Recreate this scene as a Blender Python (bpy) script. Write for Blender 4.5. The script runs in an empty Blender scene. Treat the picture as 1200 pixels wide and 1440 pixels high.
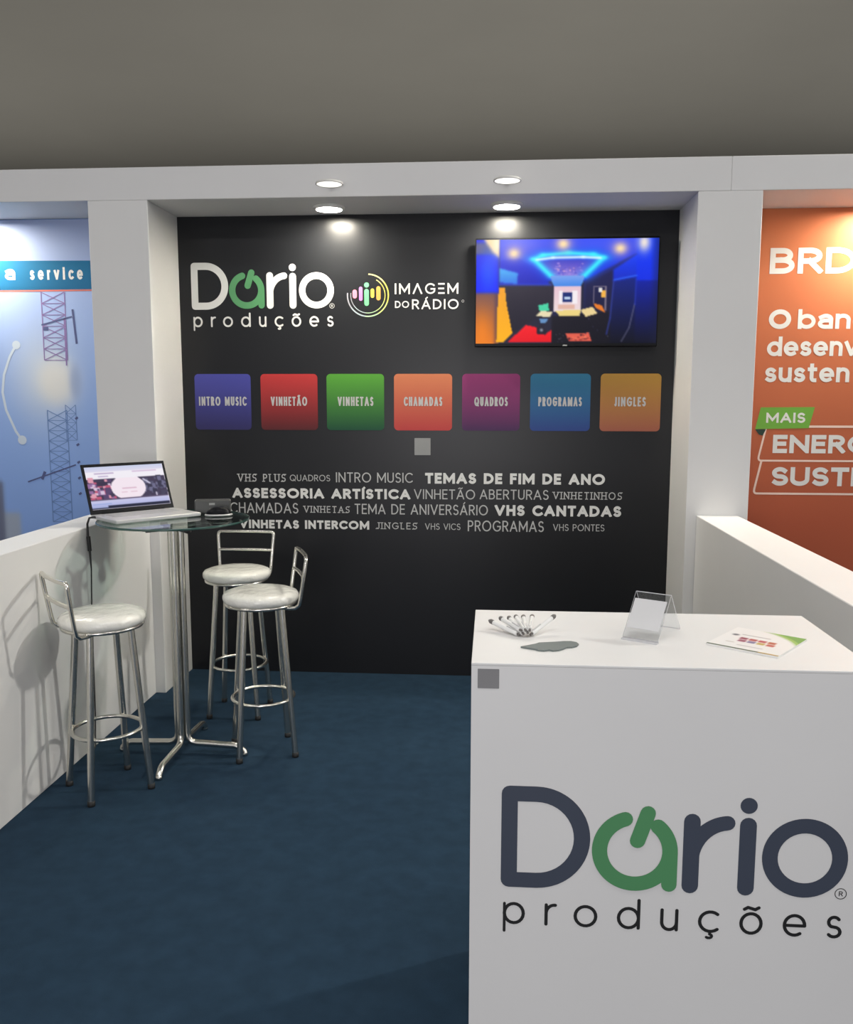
import bpy, math
import numpy as np
from mathutils import Vector, Matrix
S = bpy.context.scene
COL = S.collection
R = math.radians

# ------------------------------------------------------------------ camera
F, YAW, PITCH = 1236.86, 0.0743, 0.1296
CAM = (1.7309, -4.8584, 1.5742)
cd = bpy.data.cameras.new('camera'); cam = bpy.data.objects.new('camera', cd); COL.objects.link(cam)
cd.sensor_fit = 'VERTICAL'; cd.sensor_height = 36.0; cd.lens = F * 36.0 / 1440.0
cd.clip_start = 0.05; cd.clip_end = 100
cam.rotation_euler = (math.pi / 2 - PITCH, -0.001, YAW); cam.location = CAM
S.camera = cam

# ------------------------------------------------------------------ light, world, exposure
S.view_settings.view_transform = 'Standard'; S.view_settings.look = 'None'
S.view_settings.exposure = 0.0; S.view_settings.gamma = 1.0; S.view_settings.use_curve_mapping = False
W = bpy.data.worlds.new('hall_light'); S.world = W; W.use_nodes = True
W.node_tree.nodes['Background'].inputs[0].default_value = (0.92, 0.94, 1.0, 1)
W.node_tree.nodes['Background'].inputs[1].default_value = 0.34
LAMP = 350.0          # recessed soffit downlights
FASCIA = 1.5         # flat lamps on the beam face
def area(name, loc, rot, sx, sy, power, color):
    l = bpy.data.lights.new(name, 'AREA'); l.shape = 'RECTANGLE'; l.size = sx; l.size_y = sy
    l.energy = power; l.color = color
    o = bpy.data.objects.new(name, l); COL.objects.link(o); o.location = loc; o.rotation_euler = rot
    return o
for k, (x, y) in enumerate(((-2.0, -3.6), (2.0, -3.6), (6.0, -3.6), (-2.0, -7.5), (2.0, -7.5), (6.0, -7.5))):
    area('hall_panel_light', (x, y, 4.55), (0, 0, 0), 2.4, 0.6, 50.0, (1.0, 0.98, 0.96))
def aim(o, target): o.rotation_euler = (Vector(target) - o.location).to_track_quat('-Z', 'Y').to_euler()
# hall floodlight far right at truss height, plus added fill: front flood, ceiling uplights
aim(area('unseen_flood', (5.6, -0.50, 3.7), (0, 0, 0), 0.22, 0.22, 105.0, (1.0, 0.98, 0.92)), (-0.05, -1.6, 0.6))
aim(area('unseen_flood', (1.2, -8.2, 1.3), (0, 0, 0), 1.8, 1.4, 84.0, (1.0, 0.965, 0.985)), (1.7, -3.0, 0.4))  # unseen fill added to brighten the counter front and column faces
for x in (-5.0, 1.5, 8.0):
    area('added_ceiling_fill', (x, 3.4, 2.4), (math.pi, 0, 0), 6.0, 6.0, 68.0, (1.0, 0.97, 0.90))  # uplights added out of view to brighten the hall ceiling

# ------------------------------------------------------------------ colours and materials
def s2l(c):
    c = np.asarray(c, dtype=float) / 255.0
    return np.where(c <= 0.04045, c / 12.92, ((c + 0.055) / 1.055) ** 2.4)
def lin(c):
    r = s2l(c); return (float(r[0]), float(r[1]), float(r[2]), 1.0)
def base_mat(name):
    m = bpy.data.materials.new(name); m.use_nodes = True
    return m, m.node_tree, m.node_tree.nodes['Principled BSDF']
def mat(name, col, rough=0.5, metal=0.0, var=0.03, scale=6.0, bump=0.0, bscale=80.0, spec=0.5, coat=0.0):
    m, t, b = base_mat(name)
    c = lin(col)
    tc = t.nodes.new('ShaderNodeTexCoord'); n = t.nodes.new('ShaderNodeTexNoise'); n.inputs['Scale'].default_value = scale
    n.inputs['Detail'].default_value = 4
    t.links.new(tc.outputs['Object'], n.inputs['Vector'])
    cr = t.nodes.new('ShaderNodeValToRGB')
    cr.color_ramp.elements[0].position = 0.3; cr.color_ramp.elements[1].position = 0.7
    cr.color_ramp.elements[0].color = tuple(v * (1 - var) for v in c[:3]) + (1,)
    cr.color_ramp.elements[1].color = tuple(min(1, v * (1 + var)) for v in c[:3]) + (1,)
    t.links.new(n.outputs['Fac'], cr.inputs['Fac']); t.links.new(cr.outputs['Color'], b.inputs['Base Color'])
    b.inputs['Roughness'].default_value = rough; b.inputs['Metallic'].default_value = metal
    b.inputs['Specular IOR Level'].default_value = spec; b.inputs['Coat Weight'].default_value = coat
    if bump > 0:
        n2 = t.nodes.new('ShaderNodeTexNoise'); n2.inputs['Scale'].default_value = bscale; n2.inputs['Detail'].default_value = 5
        t.links.new(tc.outputs['Object'], n2.inputs['Vector'])
        bp = t.nodes.new('ShaderNodeBump'); bp.inputs['Strength'].default_value = bump; bp.inputs['Distance'].default_value = 0.01
        t.links.new(n2.outputs['Fac'], bp.inputs['Height']); t.links.new(bp.outputs['Normal'], b.inputs['Normal'])
    return m
def emit(name, col, strength):
    m, t, b = base_mat(name)
    b.inputs['Base Color'].default_value = (0.8, 0.8, 0.8, 1)
    b.inputs['Emission Color'].default_value = col; b.inputs['Emission Strength'].default_value = strength
    return m
def picture(name, emission=0.0, rough=0.5):
    m, t, b = base_mat(name)
    a = t.nodes.new('ShaderNodeVertexColor'); a.layer_name = 'paint'
    if emission > 0:
        b.inputs['Base Color'].default_value = (0.01, 0.01, 0.012, 1)
        b.inputs['Specular IOR Level'].default_value = 0.06
        t.links.new(a.outputs['Color'], b.inputs['Emission Color']); b.inputs['Emission Strength'].default_value = emission
    else:
        t.links.new(a.outputs['Color'], b.inputs['Base Color'])
    b.inputs['Roughness'].default_value = rough
    return m
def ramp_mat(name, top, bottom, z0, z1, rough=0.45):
    # colour gradient from bottom to top, printed on tiles and band
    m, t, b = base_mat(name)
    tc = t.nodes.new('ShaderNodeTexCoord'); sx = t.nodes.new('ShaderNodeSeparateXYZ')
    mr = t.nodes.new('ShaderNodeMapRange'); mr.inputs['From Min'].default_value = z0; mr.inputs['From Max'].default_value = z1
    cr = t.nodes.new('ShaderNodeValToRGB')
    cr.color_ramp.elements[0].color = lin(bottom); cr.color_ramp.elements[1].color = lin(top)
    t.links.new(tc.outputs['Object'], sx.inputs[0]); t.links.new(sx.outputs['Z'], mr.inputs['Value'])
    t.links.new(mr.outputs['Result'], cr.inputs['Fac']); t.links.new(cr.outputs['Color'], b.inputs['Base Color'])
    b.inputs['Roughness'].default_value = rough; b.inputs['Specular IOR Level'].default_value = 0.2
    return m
def thin_glass(name, tint, ior=1.5):
    m = bpy.data.materials.new(name); m.use_nodes = True; t = m.node_tree; t.nodes.clear()
    out = t.nodes.new('ShaderNodeOutputMaterial'); mx = t.nodes.new('ShaderNodeMixShader')
    tr = t.nodes.new('ShaderNodeBsdfTransparent'); tr.inputs[0].default_value = tint
    gl = t.nodes.new('ShaderNodeBsdfGlossy'); gl.inputs['Roughness'].default_value = 0.02
    lw = t.nodes.new('ShaderNodeLayerWeight'); lw.inputs['Blend'].default_value = 0.5
    pw = t.nodes.new('ShaderNodeMath'); pw.operation = 'POWER'; pw.inputs[1].default_value = 4.0
    fr = t.nodes.new('ShaderNodeMath'); fr.operation = 'MULTIPLY_ADD'; fr.inputs[1].default_value = 0.8; fr.inputs[2].default_value = ((ior - 1) / (ior + 1)) ** 2
    t.links.new(lw.outputs['Facing'], pw.inputs[0]); t.links.new(pw.outputs[0], fr.inputs[0])
    t.links.new(fr.outputs[0], mx.inputs[0]); t.links.new(tr.outputs[0], mx.inputs[1]); t.links.new(gl.outputs[0], mx.inputs[2])
    t.links.new(mx.outputs[0], out.inputs[0])
    return m
M = dict(
    white=mat('white_laminate', (228, 227, 225), 0.45, var=0.012, scale=3, bump=0.02, bscale=40),
    beam=mat('white_beam_laminate', (226, 225, 224), 0.5, var=0.012, scale=3),
    hall=mat('grey_hall_ceiling_paint', (150, 147, 140), 0.9, var=0.02, scale=1.2),
    carpet=mat('blue_carpet', (38, 58, 76), 0.95, var=0.12, scale=14, bump=0.35, bscale=420, spec=0.1),
    black=mat('black_printed_vinyl', (31, 32, 35), 0.32, var=0.05, scale=2.0, spec=0.27),
    ink=mat('white_print', (226, 226, 222), 0.5),
    softink=mat('grey_white_print', (190, 190, 188), 0.5),
    chrome=mat('chrome_tube', (218, 216, 208), 0.24, metal=1.0, var=0.02),
    seat=mat('white_vinyl_seat', (232, 231, 224), 0.18, var=0.03, scale=9, bump=0.9, bscale=22, coat=0.5),
    rubber=mat('black_rubber', (24, 24, 25), 0.6),
    darkmetal=mat('black_metal', (30, 30, 32), 0.4),
    blackplastic=mat('black_plastic', (17, 18, 22), 0.35, spec=0.15),
    silver=mat('silver_plastic', (205, 205, 205), 0.35, metal=0.3),
    greyplastic=mat('dark_grey_plastic', (72, 73, 72), 0.45),
    navy=mat('slate_print', (64, 71, 86), 0.5),
    green=mat('green_print', (82, 146, 96), 0.5),
    lampwhite=mat('white_lamp_metal', (236, 234, 228), 0.4),
    lens=emit('lit_downlight_lens', (1.0, 0.93, 0.78, 1), LAMP),
    flatlens=emit('lit_flat_lamp_lens', (1.0, 0.96, 0.86, 1), FASCIA),
    glass=thin_glass('clear_glass', (0.80, 0.90, 0.86, 1)),
    glassedge=mat('green_glass_edge', (54, 84, 78), 0.1, coat=0.5),
    acrylic=thin_glass('clear_acrylic', (0.93, 0.94, 0.95, 1), 1.45),
    acryledge=mat('frosted_acrylic_edge', (205, 205, 208), 0.2),
    paper=mat('white_paper', (236, 235, 232), 0.7),
    cardgrey=mat('blank_pale_card', (206, 206, 207), 0.6),
    greycard=mat('grey_card', (112, 120, 118), 0.55),
    penwhite=mat('white_pen_plastic', (232, 232, 230), 0.3),
    pengrey=mat('dark_pen_grip', (104, 101, 98), 0.4),
    orange=ramp_mat('orange_print', (206, 122, 82), (178, 92, 66), 0.9, 2.3),  # orange turns lighter towards the top
    badge=mat('lime_green_print', (112, 172, 62), 0.5),
    badgedark=mat('dark_green_print', (40, 62, 52), 0.5),
    pink=mat('pink_white_print', (240, 212, 196), 0.5),
    band=ramp_mat('teal_band_print', (40, 116, 158), (38, 104, 146), 2.16, 2.32),
    coral=mat('coral_print', (214, 120, 110), 0.5),
    mast=mat('mast_print', (84, 92, 138), 0.6),
    mastred=mat('mast_red_print', (142, 118, 172), 0.6),
    mastblue=mat('mast_blue_print', (106, 136, 188), 0.6),
    cable=mat('black_cable', (22, 22, 24), 0.5),
    brandgrey=mat('pale_grey_print', (150, 152, 150), 0.5),
    stickergrey=mat('blank_grey_sticker', (136, 135, 136), 0.6),
    wallsticker=mat('blank_pale_sticker', (150, 151, 150), 0.6),
)

# ------------------------------------------------------------------ mesh helpers
class MB:
    def __init__(s): s.v = []; s.f = []; s.mi = []; s.sm = []
    def add(s, vs, fs, mi=0, smooth=False):
        o = len(s.v); s.v += [tuple(map(float, p)) for p in vs]
        for f in fs: s.f.append(tuple(i + o for i in f)); s.mi.append(mi); s.sm.append(smooth)
        return s
    def box(s, x0, x1, y0, y1, z0, z1, mi=0, b=0.0):
        if b <= 0:
            v = [(x, y, z) for z in (z0, z1) for y in (y0, y1) for x in (x0, x1)]
            return s.add(v, [(0, 2, 3, 1), (4, 5, 7, 6), (0, 1, 5, 4), (2, 6, 7, 3), (0, 4, 6, 2), (1, 3, 7, 5)], mi)
        # chamfered edges: three inner quads sets
        v = []; idx = {}
        X = (x0, x1); Y = (y0, y1); Z = (z0, z1)
        for i in (0, 1):
            for j in (0, 1):
                for k in (0, 1):
                    sx, sy, sz = (1, -1)[i], (1, -1)[j], (1, -1)[k]
                    for a, d in ((0, (0, b, b)), (1, (b, 0, b)), (2, (b, b, 0))):
                        idx[(i, j, k, a)] = len(v); v.append((X[i] + sx * d[0], Y[j] + sy * d[1], Z[k] + sz * d[2]))
        f = []
        for i in (0, 1):
            q = [idx[(i, 0, 0, 0)], idx[(i, 1, 0, 0)], idx[(i, 1, 1, 0)], idx[(i, 0, 1, 0)]]; f.append(q if i else q[::-1])
            q = [idx[(0, i, 0, 1)], idx[(1, i, 0, 1)], idx[(1, i, 1, 1)], idx[(0, i, 1, 1)]]; f.append(q[::-1] if i else q)
            q = [idx[(0, 0, i, 2)], idx[(1, 0, i, 2)], idx[(1, 1, i, 2)], idx[(0, 1, i, 2)]]; f.append(q if i else q[::-1])
        for j in (0, 1):
            for k in (0, 1):
                f.append([idx[(0, j, k, 1)], idx[(1, j, k, 1)], idx[(1, j, k, 2)], idx[(0, j, k, 2)]])
                f.append([idx[(j, 0, k, 0)], idx[(j, 1, k, 0)], idx[(j, 1, k, 2)], idx[(j, 0, k, 2)]])
                f.append([idx[(j, k, 0, 0)], idx[(j, k, 1, 0)], idx[(j, k, 1, 1)], idx[(j, k, 0, 1)]])
                for i in (0, 1): pass
        for i in (0, 1):
            for j in (0, 1):
                for k in (0, 1): f.append([idx[(i, j, k, 0)], idx[(i, j, k, 1)], idx[(i, j, k, 2)]])
        return s.add(v, f, mi)
    def tube(s, pts, r, n=12, closed=False, mi=0, caps=True):
        P = [Vector(p) for p in pts]; N = len(P); rings = []; up = None
        rr = r if isinstance(r, (list, tuple)) else [r] * N
        for i in range(N):
            if closed: t = (P[(i + 1) % N] - P[i - 1]).normalized()
            else: t = (P[min(i + 1, N - 1)] - P[max(i - 1, 0)]).normalized()
            if up is None:
                up = Vector((0, 0, 1)) if abs(t.z) < 0.9 else Vector((1, 0, 0))
            a = (up - t * up.dot(t)).normalized(); b = t.cross(a); up = a
            rings.append([P[i] + (a * math.cos(2 * math.pi * k / n) + b * math.sin(2 * math.pi * k / n)) * rr[i] for k in range(n)])
        v = [p for q in rings for p in q]; f = []
        for i in range(N if closed else N - 1):
            j = (i + 1) % N
            for k in range(n): f.append((i * n + k, i * n + (k + 1) % n, j * n + (k + 1) % n, j * n + k))
        s.add(v, f, mi, True)
        if caps and not closed:
            s.add(rings[0], [tuple(range(n))[::-1]], mi); s.add(rings[-1], [tuple(range(n))], mi)
        return s
    def lathe(s, prof, c=(0, 0), n=40, mi=0, smooth=True):
        v = []; f = []
        for (r, z) in prof:
            for k in range(n):
                a = 2 * math.pi * k / n; v.append((c[0] + r * math.cos(a), c[1] + r * math.sin(a), z))
        for i in range(len(prof) - 1):
            for k in range(n): f.append((i * n + k, i * n + (k + 1) % n, (i + 1) * n + (k + 1) % n, (i + 1) * n + k))
        s.add(v, f, mi, smooth)
        return s
    def disc(s, c, r, z, n=40, mi=0, up=True):
        v = [(c[0] + r * math.cos(2 * math.pi * k / n), c[1] + r * math.sin(2 * math.pi * k / n), z) for k in range(n)]
        return s.add(v, [tuple(range(n)) if up else tuple(range(n))[::-1]], mi)
    def prism(s, pts, z0, z1, mi=0, side=None):
        n = len(pts); side = mi if side is None else side
        s.add([(x, y, z0) for x, y in pts] + [(x, y, z1) for x, y in pts],
              [tuple(range(n))[::-1], tuple(range(n, 2 * n))], mi)
        return s.add([(x, y, z0) for x, y in pts] + [(x, y, z1) for x, y in pts],
                     [(i, (i + 1) % n, n + (i + 1) % n, n + i) for i in range(n)], side)
def wloc(o):
    l = Vector(o.location)
    while o.parent: o = o.parent; l += Vector(o.location)
    return l
def obj(name, mb, mats, parent=None, label=None, local=False):
    me = bpy.data.meshes.new(name)
    off = Vector((0, 0, 0)) if (parent is None or local) else wloc(parent)
    me.from_pydata([tuple(Vector(p) - off) for p in mb.v], [], mb.f)
    for m in (mats if isinstance(mats, (list, tuple)) else [mats]): me.materials.append(m)
    me.polygons.foreach_set('material_index', mb.mi); me.polygons.foreach_set('use_smooth', mb.sm)
    me.update()
    o = bpy.data.objects.new(name, me); COL.objects.link(o)
    if parent: o.parent = parent
    if label: o['label'] = label
    return o
def thing(name, label, cat, loc=(0, 0, 0), rotz=0.0, group=None):
    o = bpy.data.objects.new(name, None); COL.objects.link(o); o.empty_display_size = 0.05
    o.location = loc; o.rotation_euler = (0, 0, rotz); o['label'] = label; o['category'] = cat
    if group: o['group'] = group
    return o
def tag(o, label, cat, group=None):
    o['label'] = label; o['category'] = cat
    if group: o['group'] = group
    return o
def struct(name, mb, m, label=None):
    o = obj(name, mb, m); o['kind'] = 'structure'
    if label: o['label'] = label
    return o
def dup(root, loc, rotz, label, group=None):
    r = root.copy(); COL.objects.link(r); r.location = loc; r.rotation_euler = (0, 0, rotz); r['label'] = label
    if group: r['group'] = group
    for ch in list(root.children):
        c = ch.copy(); COL.objects.link(c); c.parent = r
        for g in list(ch.children):
            d = g.copy(); COL.objects.link(d); d.parent = c
    return r
def rotp(p, a, c): return (c[0] + p[0] * math.cos(a) - p[1] * math.sin(a), c[1] + p[0] * math.sin(a) + p[1] * math.cos(a))

# ------------------------------------------------------------------ flat lettering: strokes with a width
def arc(cx, cy, rx, ry, a0, a1, n=14):
    return [(cx + rx * math.cos(R(a0 + (a1 - a0) * i / n)), cy + ry * math.sin(R(a0 + (a1 - a0) * i / n))) for i in range(n + 1)]
def clip(poly, lo, hi):
    for val, sg in ((lo, 1), (hi, -1)):
        out = []
        for i in range(len(poly)):
            a, b = poly[i - 1], poly[i]; da, db = sg * (a[1] - val), sg * (b[1] - val)
            if (da >= 0) != (db >= 0):
                t = da / (da - db); out.append((a[0] + t * (b[0] - a[0]), a[1] + t * (b[1] - a[1])))
            if db >= 0: out.append(b)
        poly = out
        if len(poly) < 3: return []
    return poly
def disc2(c, r, n=18): return [(c[0] + r * math.cos(2 * math.pi * k / n), c[1] + r * math.sin(2 * math.pi * k / n)) for k in range(n)]
def ribbon(pts, w, cap='s', lim=None):
    """polygons of one stroke"""
    pts = [p for i, p in enumerate(pts) if i == 0 or math.dist(p, pts[i - 1]) > 1e-7]
    out = []; h = w / 2; n = len(pts)
    closed = n > 3 and math.dist(pts[0], pts[-1]) < 1e-6
    for i in range(n - 1):
        (x0, y0), (x1, y1) = pts[i], pts[i + 1]; L = math.hypot(x1 - x0, y1 - y0)
        if L < 1e-9: continue
        dx, dy = (x1 - x0) / L, (y1 - y0) / L
        if cap == 's' and not closed:
            if i == 0: x0 -= dx * h; y0 -= dy * h
            if i == n - 2: x1 += dx * h; y1 += dy * h
        out.append([(x0 - dy * h, y0 + dx * h), (x0 + dy * h, y0 - dx * h), (x1 + dy * h, y1 - dx * h), (x1 - dy * h, y1 + dx * h)])
    for i in range(0 if (cap == 'r' or closed) else 1, n if cap == 'r' else n - 1):
        a, b, c = pts[i - 1] if i else (pts[-2] if closed else None), pts[i], pts[i + 1] if i < n - 1 else None
        if a and c:
            v1 = (b[0] - a[0], b[1] - a[1]); v2 = (c[0] - b[0], c[1] - b[1])
            l1, l2 = math.hypot(*v1), math.hypot(*v2)
            if l1 < 1e-9 or l2 < 1e-9: continue
            cs = (v1[0] * v2[0] + v1[1] * v2[1]) / (l1 * l2)
            if cs > 0.999999: continue
            if cap == 's' and cs < 0.75:          # sharp corner: mitre
                v1 = (v1[0] / l1, v1[1] / l1); v2 = (v2[0] / l2, v2[1] / l2)
                sgn = -1 if v1[0] * v2[1] - v1[1] * v2[0] > 0 else 1
                n1 = (-v1[1] * sgn, v1[0] * sgn); n2 = (-v2[1] * sgn, v2[0] * sgn)
                k = max(0.12, 1 + n1[0] * n2[0] + n1[1] * n2[1])
                m = ((n1[0] + n2[0]) / k, (n1[1] + n2[1]) / k)
                out.append([b, (b[0] + n1[0] * h, b[1] + n1[1] * h), (b[0] + m[0] * h, b[1] + m[1] * h), (b[0] + n2[0] * h, b[1] + n2[1] * h)])
                continue
        out.append(disc2(b, h, 16))
    if lim: out = [q for q in (clip(p, *lim) for p in out) if len(q) > 2]
    return out
def _b(x, y0, y1): return [(x, y0), (x, y1)]
SS = arc(.27, .745, .25, .255, 35, 250, 12) + arc(.28, .25, .27, .25, 75, -145, 14)
ss = arc(.2, .52, .18, .18, 35, 240, 10) + arc(.205, .175, .2, .175, 70, -145, 10)
TIL = lambda c, y: [(c - .2, y), (c - .1, y + .07), (c, y + .035), (c + .1, y), (c + .2, y + .07)]
GL = {
 'A': (.74, [[(0, 0), (.37, 1), (.74, 0)], [(.15, .31), (.59, .31)]]),
 'Λ': (.74, [[(0, 0), (.37, 1), (.74, 0)]]),
 'B': (.58, [[(0, 0), (0, 1), (.3, 1)] + arc(.3, .77, .22, .23, 90, -90) + [(0, .54)], [(.3, .54)] + arc(.3, .27, .28, .27, 90, -90) + [(0, 0)]]),
 'C': (.74, [arc(.44, .5, .44, .5, 48, 312, 22)]),
 'D': (.7, [[(0, 0), (0, 1), (.24, 1)] + arc(.24, .5, .46, .5, 90, -90, 18) + [(0, 0)]]),
 'E': (.5, [[(.5, 1), (0, 1), (0, 0), (.5, 0)], [(0, .52), (.45, .52)]]),
 'Ξ': (.5, [[(0, 1), (.5, 1)], [(0, .5), (.45, .5)], [(0, 0), (.5, 0)]]),
 'F': (.48, [[(.48, 1), (0, 1), (0, 0)], [(0, .52), (.42, .52)]]),
 'G': (.8, [arc(.43, .5, .43, .5, 45, 325, 24) + [(.8, .46), (.5, .46)]]),
 'H': (.64, [_b(0, 0, 1), _b(.64, 0, 1), [(0, .52), (.64, .52)]]),
 'I': (0, [_b(0, 0, 1)]),
 'J': (.36, [[(.36, 1), (.36, .25)] + arc(.18, .24, .18, .24, 0, -150, 10)]),
 'L': (.44, [[(0, 1), (0, 0), (.44, 0)]]),
 'M': (.84, [[(0, 0), (0, 1), (.42, .22), (.84, 1), (.84, 0)]]),
 'N': (.68, [[(0, 0), (0, 1), (.68, 0), (.68, 1)]]),
 'O': (.88, [arc(.44, .5, .44, .5, 0, 360, 30)]),
 'P': (.54, [[(0, 0), (0, 1), (.27, 1)] + arc(.27, .73, .27, .27, 90, -90) + [(0, .46)]]),
 'Q': (.88, [arc(.44, .5, .44, .5, 0, 360, 30), [(.5, .28), (.84, -.04)]]),
 'R': (.58, [[(0, 0), (0, 1), (.28, 1)] + arc(.28, .74, .28, .26, 90, -90) + [(0, .48)], [(.28, .48), (.58, 0)]]),
 'S': (.54, [SS]),
 'T': (.58, [[(0, 1), (.58, 1)], _b(.29, 0, 1)]),
 'U': (.62, [[(0, 1), (0, .31)] + arc(.31, .31, .31, .31, 180, 360) + [(.62, 1)]]),
 'V': (.72, [[(0, 1), (.36, 0), (.72, 1)]]),
 'Ã': (.74, [[(0, 0), (.37, 1), (.74, 0)], [(.15, .31), (.59, .31)], TIL(.37, 1.17)]),
 'Á': (.74, [[(0, 0), (.37, 1), (.74, 0)], [(.15, .31), (.59, .31)], [(.36, 1.16), (.48, 1.3)]]),
 'Í': (0, [_b(0, 0, 1), [(0, 1.16), (.1, 1.3)]]),
 'a': (.5, [arc(.25, .35, .25, .35, 0, 360, 20), _b(.5, 0, .7)]),
 'α': (.46, [[(.03, .6)] + arc(.24, .48, .22, .22, 125, 0, 8) + [(.46, 0)], arc(.23, .2, .23, .2, 90, 270, 10) + [(.46, .0)], [(.23, .4), (.46, .4)]]),
 'b': (.54, [_b(0, 0, 1), arc(.27, .35, .27, .35, 0, 360, 20)]),
 'c': (.46, [arc(.28, .35, .28, .35, 50, 310, 16)]),
 'ç': (.46, [arc(.28, .35, .28, .35, 50, 310, 16), [(.28, 0), (.27, -.1)] + arc(.25, -.17, .08, .07, 70, -140, 6)]),
 'd': (.54, [_b(.54, 0, 1), arc(.27, .35, .27, .35, 0, 360, 20)]),
 'e': (.52, [[(.02, .34), (.52, .34)] + arc(.26, .35, .26, .35, 0, 305, 20)]),
 'i': (0, [_b(0, 0, .7), [(0, .93), (0, .96)]]),
 'n': (.46, [_b(0, 0, .7), [(0, .42)] + arc(.23, .44, .23, .26, 180, 0, 12) + [(.46, 0)]]),
 'o': (.56, [arc(.28, .35, .28, .35, 0, 360, 22)]),
 'õ': (.56, [arc(.28, .35, .28, .35, 0, 360, 22), TIL(.28, .85)]),
 'p': (.54, [_b(0, -.3, .7), arc(.27, .35, .27, .35, 0, 360, 20)]),
 'r': (.3, [_b(0, 0, .7), [(0, .42)] + arc(.26, .4, .26, .3, 180, 85, 8)]),
 's': (.41, [ss]),
 't': (.34, [[(.13, .95), (.13, .16)] + arc(.28, .16, .15, .16, 180, 280, 6), [(0, .7), (.32, .7)]]),
 'u': (.46, [[(0, .7), (0, .26)] + arc(.23, .26, .23, .26, 180, 360, 12), _b(.46, 0, .7)]),
 'v': (.5, [[(0, .7), (.25, 0), (.5, .7)]]),
}
def text_polys(s, x0, x1, z0, cap, t=.1, sp=.16, end='s', slab=False, word=.34, split=None):
    """polygons of a line of lettering filling x0..x1, baseline z0, cap height cap; t = stroke/cap"""
    def total(k): return sum((word * k if c == ' ' else max(GL[c][0] * k, t)) for c in s) + sp * k * (len(s) - 1)
    lo, hi = .05, 6; tgt = (x1 - x0) / cap
    for _ in range(50):
        mid = (lo + hi) / 2
        if total(mid) < tgt: lo = mid
        else: hi = mid
    k = lo; x = 0; out = []; h = t / 2; cuts = [0]
    for c in s:
        if c == ' ':
            x += word * k + sp * k; cuts.append(len(out)); continue
        w, st = GL[c]; W_ = max(w * k, t)
        for q in st:
            pts = [((x + h + (px / w) * (W_ - t)) if w > 0 else (x + h + px), h + py * (1 - t)) for px, py in q]
            acc = min(py for _, py in q) > 1.05 or min(py for _, py in q) < -.02
            topy = 1.0 if max(py for _, py in q) > .75 else .7 + h * .3
            out += ribbon(pts, t if not acc else t * .85, end, None if (acc or end == 'r') else (0, 1.0))
            if slab and not acc:
                for e, o2 in ((pts[0], pts[1]), (pts[-1], pts[-2])):
                    if abs(e[1] - o2[1]) > abs(e[0] - o2[0]) * .8 and (e[1] < .2 or e[1] > .8):
                        yy = h * .8 if e[1] < .5 else 1 - h * .8
                        out += ribbon([(e[0] - .12 * k - h, yy), (e[0] + .12 * k + h, yy)], t * .8, 'b')
        x += W_ + sp * k
        if split == 'letter': cuts.append(len(out))
    res = [[(x0 + px * cap, z0 + py * cap) for px, py in p] for p in out]
    if split:                                            # one list of polygons per word or letter
        cuts.append(len(out)); return [res[i:j] for i, j in zip(cuts[:-1], cuts[1:]) if j > i]
    return res
def flat(mb, polys, y, mi=0, st=2e-6):
    """lay polygons (x, z) on the plane y, facing -y; each a hair in front of the one before"""
    for i, p in enumerate(polys):
        a = sum(p[j - 1][0] * p[j][1] - p[j][0] * p[j - 1][1] for j in range(len(p)))
        q = p if a > 0 else p[::-1]
        mb.add([(x, y - i * st, z) for x, z in q], [tuple(range(len(q)))], mi)
    return mb
def rrect(x0, x1, z0, z1, r, n=6):
    return (arc(x1 - r, z1 - r, r, r, 0, 90, n) + arc(x0 + r, z1 - r, r, r, 90, 180, n) +
            arc(x0 + r, z0 + r, r, r, 180, 270, n) + arc(x1 - r, z0 + r, r, r, 270, 360, n))

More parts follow.
